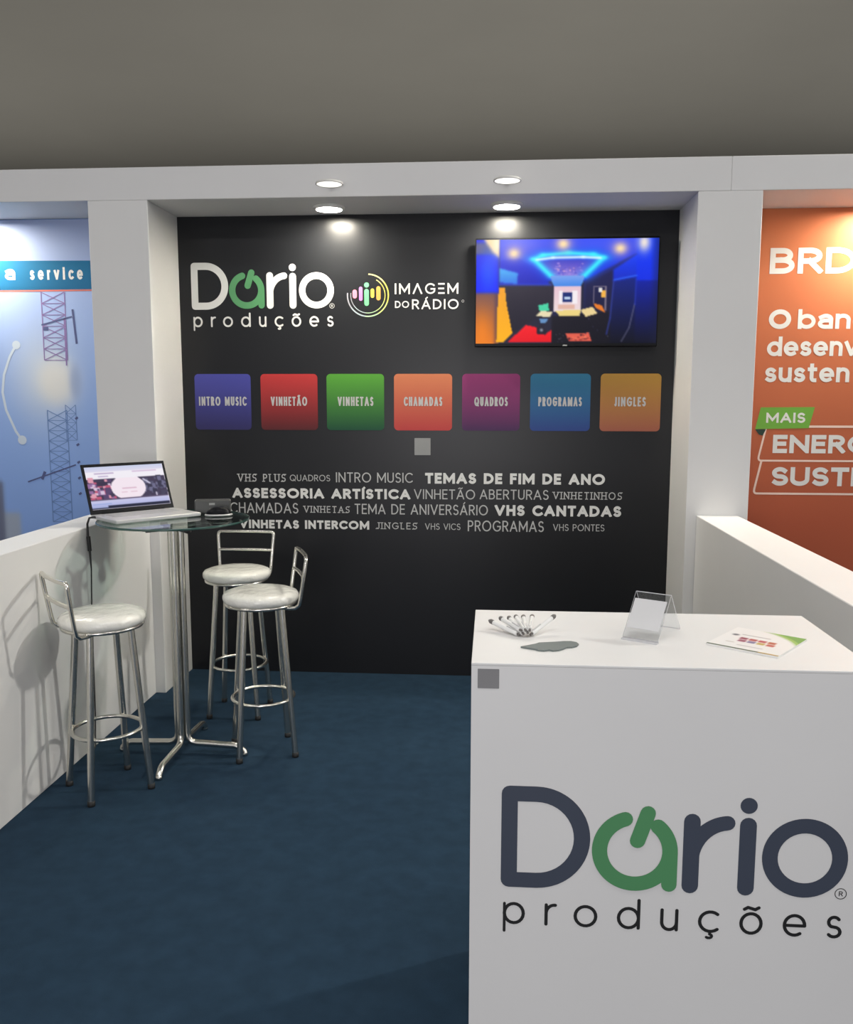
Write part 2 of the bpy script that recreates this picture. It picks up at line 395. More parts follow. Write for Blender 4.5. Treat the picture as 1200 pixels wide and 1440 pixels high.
# ------------------------------------------------------------------ painter for pictures shown on screens and prints
class Paint:
    def __init__(s, w, h, bg, W_=1.0, H_=1.0):
        s.w, s.h = w, h
        s.im = np.ones((h, w, 3)) * np.array(bg, float)
        s.X, s.Y = np.meshgrid((np.arange(w)) / (w - 1) * W_, (np.arange(h)) / (h - 1) * H_)
    def mask(s, poly):
        m = np.zeros(s.X.shape, bool); n = len(poly)
        for i in range(n):
            (x0, y0), (x1, y1) = poly[i - 1], poly[i]
            if y0 == y1: continue
            c = ((y0 > s.Y) != (y1 > s.Y)) & (s.X < (x1 - x0) * (s.Y - y0) / (y1 - y0) + x0)
            m ^= c
        return m
    def poly(s, poly, c, c2=None):
        m = s.mask(poly)
        if c2 is None: s.im[m] = c
        else:
            ys = [p[1] for p in poly]; t = np.clip((s.Y - min(ys)) / max(1e-6, max(ys) - min(ys)), 0, 1)[..., None]
            s.im = np.where(m[..., None], np.array(c, float) * (1 - t) + np.array(c2, float) * t, s.im)
    def rect(s, x0, y0, x1, y1, c, c2=None): s.poly([(x0, y0), (x1, y0), (x1, y1), (x0, y1)], c, c2)
    def glow(s, x, y, rx, ry, c, a=1.0, p=1.0):
        d = ((s.X - x) / rx) ** 2 + ((s.Y - y) / ry) ** 2
        k = (a * np.exp(-d ** p))[..., None]; s.im = s.im * (1 - k) + np.array(c, float) * k
    def line(s, pts, w, c, a=1.0, soft=0.0):
        for (x0, y0), (x1, y1) in zip(pts[:-1], pts[1:]):
            L = (x1 - x0) ** 2 + (y1 - y0) ** 2 + 1e-9
            t = np.clip(((s.X - x0) * (x1 - x0) + (s.Y - y0) * (y1 - y0)) / L, 0, 1)
            d = np.hypot(s.X - x0 - t * (x1 - x0), s.Y - y0 - t * (y1 - y0))
            k = (a * (np.exp(-(d / w) ** 2) if soft else (d < w)))[..., None]
            s.im = s.im * (1 - k) + np.array(c, float) * k
    def blur(s, n=1, m=None):
        b = s.im.copy()
        for _ in range(n):
            p = np.pad(b, ((1, 1), (1, 1), (0, 0)), 'edge')
            b = (p[1:-1, 1:-1] * 2 + p[:-2, 1:-1] + p[2:, 1:-1] + p[1:-1, :-2] + p[1:-1, 2:]) / 6
        s.im = b if m is None else np.where(m[..., None], b, s.im)
    def speck(s, x0, y0, x1, y1, n, cols, size, seed=1):
        rg = np.random.default_rng(seed)
        for _ in range(n):
            x, y = rg.uniform(x0, x1), rg.uniform(y0, y1); r = size * rg.uniform(.4, 1.3)
            s.rect(x - r, y - r * rg.uniform(.5, 1.5), x + r, y + r, cols[rg.integers(len(cols))])
def picture_obj(name, paint, origin, ux, uz, mat_, parent, label=None, local=False):
    """grid carrying the painted picture; origin = top left, ux = vector along the width, uz = vector down"""
    h, w = paint.h, paint.w
    o = Vector(origin); ux = Vector(ux); uz = Vector(uz)
    off = Vector((0, 0, 0)) if local else wloc(parent)
    v = [tuple(o + ux * (i / (w - 1)) + uz * (j / (h - 1)) - off) for j in range(h) for i in range(w)]
    f = [(j * w + i, (j + 1) * w + i, (j + 1) * w + i + 1, j * w + i + 1) for j in range(h - 1) for i in range(w - 1)]
    me = bpy.data.meshes.new(name); me.from_pydata(v, [], f); me.materials.append(mat_)
    ca = me.color_attributes.new('paint', 'FLOAT_COLOR', 'POINT')
    c = np.ones((h * w, 4), np.float32); c[:, :3] = s2l(np.clip(paint.im.reshape(-1, 3), 0, 255))
    ca.data.foreach_set('color', c.ravel()); me.update()
    ob = bpy.data.objects.new(name, me); COL.objects.link(ob); ob.parent = parent
    if label: ob['label'] = label
    return ob

# ================================================================== THE SETTING
BW, H, D, BT = 2.70, 2.55, 0.419, 2.708          # bay width, soffit height, frame depth, beam top
CL, CR = -0.308, BW + 0.302                      # outer edges of the two columns
struct('floor', MB().box(-14, 14, -14, 9, -0.1, 0.0), M['carpet'])
struct('ceiling', MB().box(-14, 14, -14, 9, 4.6, 4.7), M['hall'])
struct('wall_rear', MB().box(-14, 14, 9, 9.1, 0, 4.6), M['hall'])
struct('wall_back', MB().box(-3.3, 6.3, 0.012, 0.06, 0, BT), M['white'])
for i, (a, b) in enumerate(((CL, 0.0), (BW, CR), (-3.3, -3.0), (6.0, 6.3))):
    struct('trim_%d' % (i + 1), MB().box(a, b, -D, 0.0119, 0, H, b=0.002), M['white'])
for i, (a, b) in enumerate(((-3.3, -0.155), (-0.1545, 2.8515), (2.8525, 6.3))):
    if i == 0: continue
    struct('trim_%d' % (i + 4), MB().box(a if i == 2 else -3.3, b, -D, 0.0119, H + 0.0005, BT, b=0.002), M['beam'])
struct('wall_left', MB().box(-0.053 - 0.18, -0.053, -3.05, -D - 0.0005, 0, 1.003, b=0.0025), M['white'])
struct('wall_right', MB().box(2.752, 2.752 + 0.204, -3.05, -D - 0.0005, 0, 0.991, b=0.0025), M['white'])

# ================================================================== BLACK GRAPHIC PANEL OF THE BACK WALL
bd = thing('graphic_panel', 'black printed graphic panel filling the back wall between the white columns', 'printed panel', (1.35, 0.006, 0))
obj('panel', MB().box(0.0, BW, 0.0, 0.0119, 0.0, H - 0.0005), M['black'], bd)
YW = -0.0012
# logo geometry in metres: D height 0.306, total width 0.962, origin at the D's lower left
def logo_polys(ox, oz, k, sw=1.0):
    T = lambda pts: [(ox + x * k, oz + z * k) for x, z in pts]
    A_ = lambda *a: arc(*a)
    w = 0.046 * k; wr = 0.043 * k
    white = []
    dpts = [(0.023, 0.023), (0.023, 0.283), (0.10, 0.283)] + A_(0.10, 0.153, 0.129, 0.130, 90, -90, 22) + [(0.023, 0.023)]
    white.append(ribbon(T(dpts), w, 'r'))
    white.append(ribbon(T([(0.534, 0.026), (0.534, 0.218)]), w, 'r') + ribbon(T([(0.534, 0.10)] + A_(0.640, 0.100, 0.106, 0.117, 180, 95, 12)), wr, 'r'))
    white.append(ribbon(T([(0.688, 0.026), (0.688, 0.212)]), w, 'r') + [disc2(T([(0.687, 0.270)])[0], 0.0235 * k, 24)])
    white.append(ribbon(T(A_(0.846, 0.121, 0.0955, 0.0955, 0, 360, 40)), wr, 'r'))
    green = []
    green += ribbon(T(A_(0.377, 0.124, 0.0985, 0.0985, 107, 410, 40)), wr, 'r')
    green += ribbon(T([(0.4755, 0.124), (0.4755, 0.027)]), wr, 'r')
    green += ribbon(T([(0.384, 0.155), (0.411, 0.238)]), wr, 'r')
    tx = []
    xs = (('p', .007, .071), ('r', .127, .164), ('o', .210, .278), ('d', .333, .399), ('u', .455, .506), ('ç', .561, .620), ('õ', .676, .741), ('e', .796, .861), ('s', .915, .959))
    cap = 0.068 / 0.70 * k * .97
    for c, a, b in xs: tx.append(text_polys(c, ox + a * k, ox + b * k, oz - 0.115 * k, cap, .0095 * sw * k / cap, end='r'))
    cx, cz = ox + 0.949 * k, oz + 0.020 * k
    rg = ribbon(arc(cx, cz, .0155 * k, .0155 * k, 0, 360, 20), .0022 * k, 'b')
    rg += text_polys('R', cx - .005 * k, cx + .006 * k, cz - .007 * k, .0145 * k, .16)
    return white, green, tx, rg
wh, gr, tx, rg = logo_polys(0.068, 2.053, 0.825, 1.25)
def lay_logo(parent, y, ink, ink2):
    for q in wh: obj('logo_letter', flat(MB(), q, y), ink, parent)
    obj('power_letter', flat(MB(), gr, y - .0008), M['green'], parent, 'green round letter drawn as a power symbol')
    for q in tx: obj('tagline_letter', flat(MB(), q, y), ink2, parent)
    obj('registered_mark', flat(MB(), rg, y), ink2, parent)
lay_logo(bd, YW, M['ink'], M['ink'])
# colourful round emblem with sound bars
ec = (1.049, 2.124)
ringcols = [((150, 152, 160), 165, 215), ((165, 178, 185), 215, 262), ((175, 205, 165), 262, 300), ((196, 212, 130), 300, 340), ((226, 214, 96), 340, 400), ((232, 222, 140), 400, 448)]
eb = MB(); em = []
for c, a0, a1 in ringcols:
    em.append(mat('emblem_ring_print', c, 0.5))
    flat(eb, ribbon(arc(ec[0], ec[1], .112, .112, a0 + (8 if a0 == 165 else 0), a1, 12), .0065, 'b'), YW, len(em) - 1)
    if a0 > 190 or True: flat(eb, ribbon(arc(ec[0], ec[1], .094, .094, max(a0, 172), min(a1, 420), 12), .004, 'b'), YW, len(em) - 1)
embl = obj('round_emblem', eb, em, bd, 'thin open double ring shading from grey to yellow')
for c, x, za, zb, wd in (((232, 128, 150), .977, 2.108, 2.155, .024), ((196, 122, 200), 1.010, 2.095, 2.170, .020), ((110, 208, 140), 1.042, 2.068, 2.158, .025), ((236, 200, 70), 1.074, 2.110, 2.160, .019), ((226, 156, 72), 1.107, 2.097, 2.172, .023)):
    q = ribbon([(x, za + wd / 2), (x, zb - wd / 2)], wd, 'r')
    if x == 1.042: q.append(disc2((x, 2.179), .0135))
    obj('sound_bar', flat(MB(), q, YW - .0003), mat('sound_bar_print', c, 0.5), embl)
for q in (text_polys('IMΛGΞM', 1.196, 1.541, 2.129, .057, .15, sp=.22), text_polys('DO', 1.197, 1.274, 2.056, .037, .17), text_polys('RÁDIO', 1.290, 1.543, 2.048, .053, .15, sp=.2)):
    obj('lettering', flat(MB(), q, YW), M['ink'], bd)
obj('registered_mark', flat(MB(), ribbon(arc(1.566, 2.090, .006, .006, 0, 360, 12), .002, 'b'), YW), M['softink'], bd)
# seven colour tiles
tiles = [("INTRO MUSIC", .091, .363, .069, .388, (78, 80, 164), (50, 48, 94), 'indigo'),
         ("VINHETÃO", .500, .705, .444, .764, (194, 60, 60), (86, 38, 42), 'red'),
         ("VINHETAS", .876, 1.075, .815, 1.135, (88, 160, 58), (30, 78, 56), 'green'),
         ("CHAMADAS", 1.244, 1.456, 1.190, 1.510, (206, 124, 86), (186, 66, 66), 'salmon'),
         ("QUADROS", 1.632, 1.814, 1.565, 1.880, (158, 62, 118), (72, 44, 84), 'magenta'),
         ("PROGRAMAS", 1.980, 2.214, 1.936, 2.260, (52, 124, 158), (46, 66, 130), 'blue'),
         ("JINGLES", 2.389, 2.556, 2.313, 2.635, (186, 142, 62), (158, 92, 74), 'golden brown')]
for s, a, b, x0, x1, c0, c1, nm in tiles:
    t = obj('color_tile', flat(MB(), [rrect(x0, x1, 1.393, 1.702, .022)], YW), ramp_mat(nm.replace(' ', '_') + '_tile_print', c0, c1, 1.393, 1.702), bd, '%s square tile with rounded corners' % nm)
    for q in text_polys(s, a, b, 1.527, .050, .17, sp=.2, word=.4, split='word'): obj('lettering', flat(MB(), q, YW - .0008), M['softink'], t)
obj('blank_sticker', flat(MB(), [rrect(1.303, 1.392, 1.257, 1.351, .002)], YW), M['wallsticker'], bd, 'small blank pale square below the tiles')
words = [('VHS PLUS', 0.301, 0.575, 1.102, 0.044, 's'), ('QUADROS', 0.599, 0.828, 1.107, 0.036, 'l'), ('INTRO MUSIC', 0.861, 1.293, 1.102, 0.056, 'l'),
         ('TEMAS DE FIM DE ANO', 1.362, 2.35, 1.099, 0.060, 'b'), ('ASSESSORIA ARTÍSTICA', 0.268, 1.279, 1.009, 0.057, 'b'),
         ('VINHETÃO', 1.3, 1.64, 1.012, 0.055, 'l'), ('ABERTURAS', 1.666, 2.045, 1.014, 0.055, 'l'), ('VINHETINHOS', 2.07, 2.444, 1.018, 0.041, 's'),
         ('CHAMADAS', 0.251, 0.644, 0.923, 0.060, 'l'), ('VINHETAS', 0.676, 0.936, 0.929, 0.038, 's'), ('TEMA DE ANIVERSÁRIO', 0.965, 1.712, 0.924, 0.058, 'l'),
         ('VHS CANTADAS', 1.75, 2.442, 0.923, 0.060, 'b'), ('VINHETAS INTERCOM', 0.305, 1.047, 0.836, 0.049, 'b'), ('JINGLES', 1.088, 1.317, 0.840, 0.038, 's'),
         ('VHS VICS', 1.362, 1.56, 0.840, 0.036, 'l'), ('PROGRAMAS', 1.601, 2.022, 0.834, 0.061, 'l'), ('VHS PONTES', 2.073, 2.354, 0.842, 0.038, 'l')]
for s, a, b, z, cp, st in words:
    if st == 'b': q = text_polys(s, a, b, z, cp, .25, sp=.11, word=.33, split='word')
    elif st == 's': q = text_polys(s, a, b, z, cp, .13, sp=.26, slab=True, word=.34, split='word')
    else: q = text_polys(s, a, b, z, cp, .115, sp=.14, word=.3, split='word')
    for p in q: obj('lettering', flat(MB(), p, YW), M['ink'] if st == 'b' else M['softink'], bd)

# ================================================================== TELEVISION
tv = thing('television', 'wall mounted flat television showing a blue lit radio studio', 'television', (2.112, 0.0, 1.842))
X0, X1, Z0, Z1 = 1.632, 2.594, 1.842, 2.408
obj('wall_bracket', MB().box(1.95, 2.27, -0.030, -0.0015, 1.98, 2.28), M['darkmetal'], tv)
obj('housing', MB().box(X0, X1, -0.062, -0.030, Z0, Z1, b=0.004), M['blackplastic'], tv)
P = Paint(208, 120, (36, 36, 56), 1, 1)
u = lambda x: (x - 38) / 1090.0
v = lambda y: (y - 75) / 640.0
pl = lambda *p: [(u(x), v(y)) for x, y in p]
P.poly(pl((178, 75), (1000, 75), (1000, 170), (690, 330), (480, 330), (178, 350)), (56, 76, 238), (18, 40, 205))
P.glow(u(330), v(110), .12, .1, (96, 104, 236), .6); P.glow(u(760), v(110), .15, .1, (76, 96, 244), .6)
P.poly(pl((178, 205), (300, 190), (480, 300), (480, 350), (178, 350)), (22, 42, 220), (14, 30, 180))
P.poly(pl((178, 248), (292, 280), (286, 346), (178, 336)), (70, 175, 240), (48, 120, 225))
P.poly(pl((178, 358), (505, 358), (510, 540), (400, 560), (250, 660), (178, 660)), (44, 40, 54), (30, 28, 42))
P.line(pl((178, 350), (490, 352)), .008, (40, 70, 225), .9, 1)
P.poly(pl((690, 330), (1000, 165), (1140, 60), (1140, 720), (500, 720), (500, 500), (690, 500)), (40, 50, 150), (24, 24, 36))
P.poly(pl((700, 345), (860, 265), (860, 720), (700, 720)), (32, 34, 86), (26, 26, 36))
P.poly(pl((860, 265), (1000, 170), (1000, 330), (860, 335)), (26, 64, 245), (24, 46, 190))
P.poly(pl((1000, 75), (1140, 75), (1140, 400), (1000, 330)), (24, 62, 250), (18, 44, 215))
P.poly(pl((870, 335), (1000, 310), (1000, 720), (840, 720)), (24, 38, 128), (12, 14, 28))
P.poly(pl((1000, 330), (1140, 330), (1140, 720), (1000, 720)), (18, 34, 160), (14, 16, 34))
P.poly(pl((500, 545), (850, 520), (850, 720), (500, 720)), (26, 24, 36), (18, 18, 28))
P.blur(2)
P.poly(pl((400, 205), (780, 200), (690, 300), (490, 300)), (66, 60, 190), (150, 128, 214))
P.speck(u(505), v(225), u(685), v(298), 60, [(160, 130, 215), (90, 78, 200), (196, 150, 205), (110, 90, 190)], .006, 3)
P.line(pl((490, 300), (380, 195), (440, 172), (590, 160), (740, 170), (805, 190), (690, 300)), .05, (30, 120, 245), .55, 1)
P.line(pl((490, 300), (385, 196), (440, 172), (590, 160), (740, 170), (800, 190), (690, 300)), .02, (60, 235, 250), .95, 1)
P.line(pl((405, 200), (500, 188), (680, 186), (780, 192)), .012, (225, 255, 255), .95, 1)
P.poly(pl((490, 300), (690, 300), (688, 320), (670, 365), (510, 365), (490, 320)), (120, 160, 235), (60, 130, 225))
P.poly(pl((510, 362), (670, 362), (672, 518), (508, 518)), (226, 190, 205), (232, 214, 214))
P.rect(u(560), v(402), u(620), v(462), (22, 42, 110)); P.rect(u(570), v(428), u(610), v(442), (190, 210, 235))
P.rect(u(540), v(392), u(560), v(470), (240, 232, 236)); P.rect(u(622), v(392), u(650), v(470), (240, 232, 236))
P.rect(u(538), v(478), u(636), v(500), (222, 176, 160))
P.poly(pl((516, 512), (672, 508), (668, 545), (548, 548)), (232, 208, 128))
P.poly(pl((400, 545), (432, 512), (502, 520), (488, 552)), (228, 216, 176)); P.poly(pl((670, 508), (742, 490), (774, 530), (704, 552)), (230, 206, 146))
P.poly(pl((415, 480), (476, 465), (482, 512), (424, 514)), (70, 205, 160))
P.line(pl((748, 470), (748, 366), (820, 366), (820, 510)), .003, (120, 110, 130)); P.poly(pl((748, 468), (800, 482), (822, 528), (762, 496)), (226, 120, 40))
P.rect(u(792), v(388), u(818), v(434), (240, 176, 70)); P.rect(u(778), v(372), u(800), v(398), (230, 226, 220))
P.line(pl((870, 326), (1000, 300)), .006, (50, 110, 250), .9, 1); P.line(pl((866, 330), (850, 560), (830, 660)), .004, (50, 66, 170), .8, 1)
P.line(pl((995, 470), (965, 620), (920, 705)), .003, (120, 116, 140), .8, 1); P.line(pl((1000, 320), (996, 480)), .004, (40, 60, 190), .7, 1)
P.poly(pl((230, 708), (345, 600), (412, 616), (412, 650), (460, 662), (500, 628), (500, 708)), (240, 30, 40), (226, 18, 32))
P.poly(pl((408, 620), (440, 600), (470, 640), (460, 662), (410, 655)), (34, 30, 44)); P.glow(u(438), v(632), .008, .014, (200, 210, 225), .8)
P.poly(pl((425, 562), (480, 560), (462, 590), (432, 588)), (96, 140, 190))
P.poly(pl((585, 655), (724, 650), (742, 702), (604, 704)), (222, 92, 74)); P.speck(u(600), v(660), u(720), v(695), 24, [(240, 190, 160), (120, 40, 40), (230, 120, 90), (60, 36, 44)], .006, 5)
P.speck(u(520), v(640), u(580), v(705), 10, [(90, 84, 96), (60, 56, 70)], .004, 8); P.speck(u(680), v(540), u(840), v(690), 16, [(70, 70, 110), (110, 110, 140)], .003, 9)
for gx, gy, a in ((265, 160, .95), (560, 105, 1.0), (900, 135, .95)):
    P.glow(u(gx), v(gy), .055, .085, (214, 170, 190), .6 * a); P.glow(u(gx), v(gy), .03, .045, (255, 226, 170), a)
P.glow(u(1040), v(100), .035, .09, (245, 232, 215), .95)
left = P.X < u(176)
Q = Paint(208, 120, (48, 40, 60), 1, 1)
Q.rect(0, 0, .13, .55, (10, 30, 215), (4, 30, 250)); Q.rect(0, .03, .13, .14, (92, 90, 130)); Q.glow(u(110), v(270), .05, .2, (14, 84, 255), .8)
Q.poly([(u(85), v(75)), (u(178), v(75)), (u(178), v(190)), (u(140), v(150))], (246, 214, 160)); Q.glow(u(165), v(110), .03, .1, (255, 240, 215), .8)
Q.rect(0, v(402), .13, 1.01, (120, 82, 80), (226, 120, 30)); Q.glow(u(75), v(660), .05, .22, (240, 130, 26), .8); Q.rect(u(150), v(402), .14, 1.01, (92, 66, 84), (130, 80, 60))
Q.blur(6)
P.im = np.where(left[..., None], Q.im, P.im)
P.poly(pl((178, 368), (214, 370), (224, 470), (262, 652), (208, 708), (164, 708), (170, 470)), (240, 160, 36), (250, 176, 20))
P.blur(1)
fade = np.clip((P.X - .955) / .06, 0, 1)[..., None] * .7  # viewing-angle dimming painted into the right edge of the picture
P.im = P.im * (1 - fade) + np.array((24, 28, 56)) * fade
picture_obj('screen', P, (X0 + .006, -.0625, Z1 - .010), (X1 - X0 - .012, 0, 0), (0, 0, -(Z1 - Z0 - .028)), picture('lit_television_picture', 1.05, 0.2), tv, 'lit screen with a picture of a studio with cyan ceiling light')
obj('indicator', MB().box(2.100, 2.124, -.0635, -.062, 1.846, 1.853), M['brandgrey'], tv)

# ================================================================== NEIGHBOURING BANNERS
# right: orange banner
ob = thing('printed_banner', 'orange printed banner with white lettering beyond the right column', 'banner', (4.5, 0.006, 0))
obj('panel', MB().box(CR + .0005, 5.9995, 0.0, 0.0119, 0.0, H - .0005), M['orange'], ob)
def bn(name, polys, m, dy=0.0, label=None, parent=None): return obj(name, flat(MB(), polys, YW - dy), m, parent or ob, label)
bn('lettering', text_polys('BRDE', 3.173, 3.735, 2.218, .132, .215, sp=.07), M['ink'])
bn('lettering', text_polys('O', 3.182, 3.297, 1.934, .102, .24), M['ink'])
bn('lettering', text_polys('bαnc', 3.332, 3.69, 1.934, .102, .2, sp=.07), M['ink'])
bn('lettering', text_polys('desenv', 3.180, 3.650, 1.793, .102, .195, sp=.06), M['ink'])
bn('lettering', text_polys('susten', 3.176, 3.612, 1.656, .102, .195, sp=.07), M['ink'])
bx1 = [(3.197, 1.419), (3.165, 1.262)] + arc(3.178, 1.252, .014, .014, 190, 270, 5) + [(3.9, 1.238)]
bn('outline_box', ribbon([(3.40, 1.4215), (3.9, 1.4215)], .012, 'b') + ribbon(bx1, .010, 'b'), M['pink'])
bx2 = [(3.180, 1.234), (3.150, 1.085)] + arc(3.163, 1.074, .014, .014, 190, 270, 5) + [(3.9, 1.060)]
bn('outline_box', ribbon(bx2, .011, 'b'), M['pink'])
bn('lettering', text_polys('ENERG', 3.236, 3.745, 1.279, .098, .235, sp=.08), M['ink'])
bn('lettering', text_polys('SUSTE', 3.237, 3.735, 1.103, .101, .235, sp=.07), M['ink'])
bg = bn('badge', [[(3.163, 1.523), (3.444, 1.525), (3.418, 1.413), (3.139, 1.407)]], M['badge'], .0008, 'slanted lime green badge')
bn('fold', [[(3.139, 1.406), (3.196, 1.407), (3.180, 1.372), (3.160, 1.378)]], M['badgedark'], .0006, 'dark green folded corner', bg)
bn('lettering', text_polys('MAIS', 3.194, 3.397, 1.441, .054, .21, sp=.12), M['ink'], .0014, None, bg)
# left: blue banner with a lattice mast
lb = thing('printed_banner', 'pale blue printed banner with a lattice mast beyond the left column', 'banner', (-1.6, 0.006, 0))
obj('panel', MB().box(-2.9995, CL - .0005, 0.0, 0.0119, 0.0, H - .0005), mat('blue_banner_vinyl', (132, 158, 208), .5), lb)
P = Paint(90, 126, (140, 160, 205), 1.3915, 2.54)       # x from -1.70, y down from the top
X = lambda x: x + 1.70
Y = lambda z: 2.545 - z
P.im = (np.array((162, 176, 212)) * (1 - np.clip(P.Y / 1.1, 0, 1)[..., None]) + np.array((132, 162, 216)) * np.clip(P.Y / 1.1, 0, 1)[..., None])
P.im = P.im * (1 - .35 * np.clip((P.Y - 1.2) / .6, 0, 1)[..., None]) + .35 * np.array((112, 146, 208)) * np.clip((P.Y - 1.2) / .6, 0, 1)[..., None]
P.glow(X(-.80), Y(1.68), .18, .26, (200, 206, 212), .8); P.glow(X(-.72), Y(1.66), .12, .14, (214, 212, 206), .85, 2); P.glow(X(-.62), Y(1.66), .035, .10, (132, 150, 190), .7, 2)
P.rect(X(-1.70), Y(1.10), X(-1.085), Y(.6), (98, 104, 126)); P.rect(X(-1.085), Y(.90), X(-.99), Y(.6), (150, 160, 178))
P.im = np.clip(P.im * 1.06 + 4, 0, 250); P.blur(1)
picture_obj('sky_print', P, (-1.70, -.0004, 2.545), (1.3915, 0, 0), (0, 0, -2.54), picture('blue_sky_print', 0, .5), lb, 'pale blue sky with a soft round dish')
bdn = bn('teal_band', [[(-1.7, 2.333), (CL - .001, 2.322), (CL - .001, 2.170), (-1.7, 2.166)]], M['band'], .0002, 'teal title band', lb)
bn('coral_line', ribbon([(-1.7, 2.160), (CL - .001, 2.164)], .009, 'b'), M['coral'], .0004, 'thin coral line', bdn)
bn('lettering', text_polys('α', -.995, -.935, 2.222, .080, .2), M['ink'], .0006, None, bdn)
bn('lettering', text_polys('service', -.850, -.545, 2.222, .070, .18, sp=.3), M['ink'], .0006, None, bdn)
q = []; r_ = []; b_ = []
def mast(x, w, z0, z1, n, lst, lw):
    for sx in (-1, 1): lst.extend(ribbon([(x + sx * w / 2, z0), (x + sx * w / 2, z1)], lw * 1.2, 'b'))
    h = (z1 - z0) / n
    for i in range(n):
        s = 1 if i % 2 else -1
        lst.extend(ribbon([(x - s * w / 2, z0 + i * h), (x + s * w / 2, z0 + (i + 1) * h)], lw, 'b'))
        lst.extend(ribbon([(x + s * w / 2, z0 + i * h), (x - s * w / 2, z0 + (i + 1) * h)], lw, 'b'))
        lst.extend(ribbon([(x - w / 2, z0 + i * h), (x + w / 2, z0 + i * h)], lw * .8, 'b'))
mast(-.725, .135, 1.78, 2.155, 6, r_, .0045)
mast(-.735, .115, .86, 1.50, 11, b_, .004)
mast(-.655, .06, 1.33, 1.53, 4, b_, .003)
q += ribbon([(-.80, 1.975), (-.62, 2.02)], .008, 'b') + ribbon([(-.615, 2.06), (-.60, 1.87)], .012, 'b') + ribbon([(-.79, 1.955), (-.76, 1.955)], .02, 'b')
bn('antenna_print', q, M['mast'], .0006, 'dark upper antennas on the mast', lb); q = ribbon([(-.665, 2.01), (-.665, 1.75)], .008, 'b'); bn('antenna_print', q, M['mastred'], .0006, None, lb); q = ribbon([(-.93, 1.09), (-.64, 1.19)], .008, 'b') + ribbon([(-.845, 1.105), (-.825, 1.15)], .016, 'b')
for z in (1.45, 1.3, 1.2, 1.11, 1.02): bn('antenna_print', ribbon([(-.63, z), (-.615, z + .01)], .012, 'b'), M['mast'], .0006, None, lb)
bn('mast_print', r_, M['mastred'], .0004, 'dusky red upper lattice mast', lb); bn('mast_print', b_, M['mastblue'], .0004, 'faded blue lower lattice mast', lb); bn('antenna_print', q, M['mast'], .0006, 'dark antennas on the mast', lb)
wv = arc(-1.02, 1.95, .1, .12, 250, 215, 4)
bn('wave_print', ribbon([(-.955, 1.865), (-.995, 1.80), (-1.035, 1.70), (-1.05, 1.60), (-1.035, 1.50), (-.985, 1.38), (-.955, 1.335)], .014, 'r') + [disc2((-.953, 1.865), .024), disc2((-.95, 1.33), .026)],
   mat('pale_wave_print', (206, 218, 232), .5), .0004, 'pale curved line with round ends', lb)
bn('dark_tab_print', [rrect(-1.16, -1.072, 1.525, 1.70, .012)], mat('dark_teal_print', (44, 74, 84), .5), .0006, None, lb)

# ================================================================== LAMPS
dl = thing('downlight', 'left of the two bright round downlights recessed in the soffit', 'ceiling lamp', (0.878, -0.200, H - .012), 0, 'round soffit downlights')
obj('bezel', MB().lathe([(.066, -.004), (.066, .012), (.082, .012), (.082, .004), (.074, -.004), (.066, -.004)], n=40), M['lampwhite'], dl, local=True)
obj('lens', MB().disc((0, 0), .0665, -.001, up=False), M['lens'], dl, 'glowing lens', local=True)
dup(dl, (1.793, -0.200, H - .012), 0, 'right of the two bright round downlights recessed in the soffit, above the television')
dup(dl, (3.70, -0.200, H - .012), 0, 'round downlight over the orange banner')
dup(dl, (-1.15, -0.200, H - .012), 0, 'round downlight over the pale blue banner')
fl = thing('flat_lamp', 'left of the two flat round lamps on the white beam face', 'wall lamp', (0.940, -D - .105, 2.585), 0, 'flat lamps on the beam')
obj('housing', MB().lathe([(.001, .012), (.060, .012), (.066, .008), (.066, 0), (.060, 0), (.060, .003)], n=40), M['lampwhite'], fl, local=True)
obj('lens', MB().disc((0, 0), .0605, .001, up=False), M['flatlens'], fl, 'softly glowing flat lens', local=True)
obj('bracket', MB().box(-.012, .012, .0, .1045, .0121, .020), M['lampwhite'], fl, local=True)
dup(fl, (1.790, -D - .105, 2.587), 0, 'right of the two flat round lamps on the white beam face, above the television')

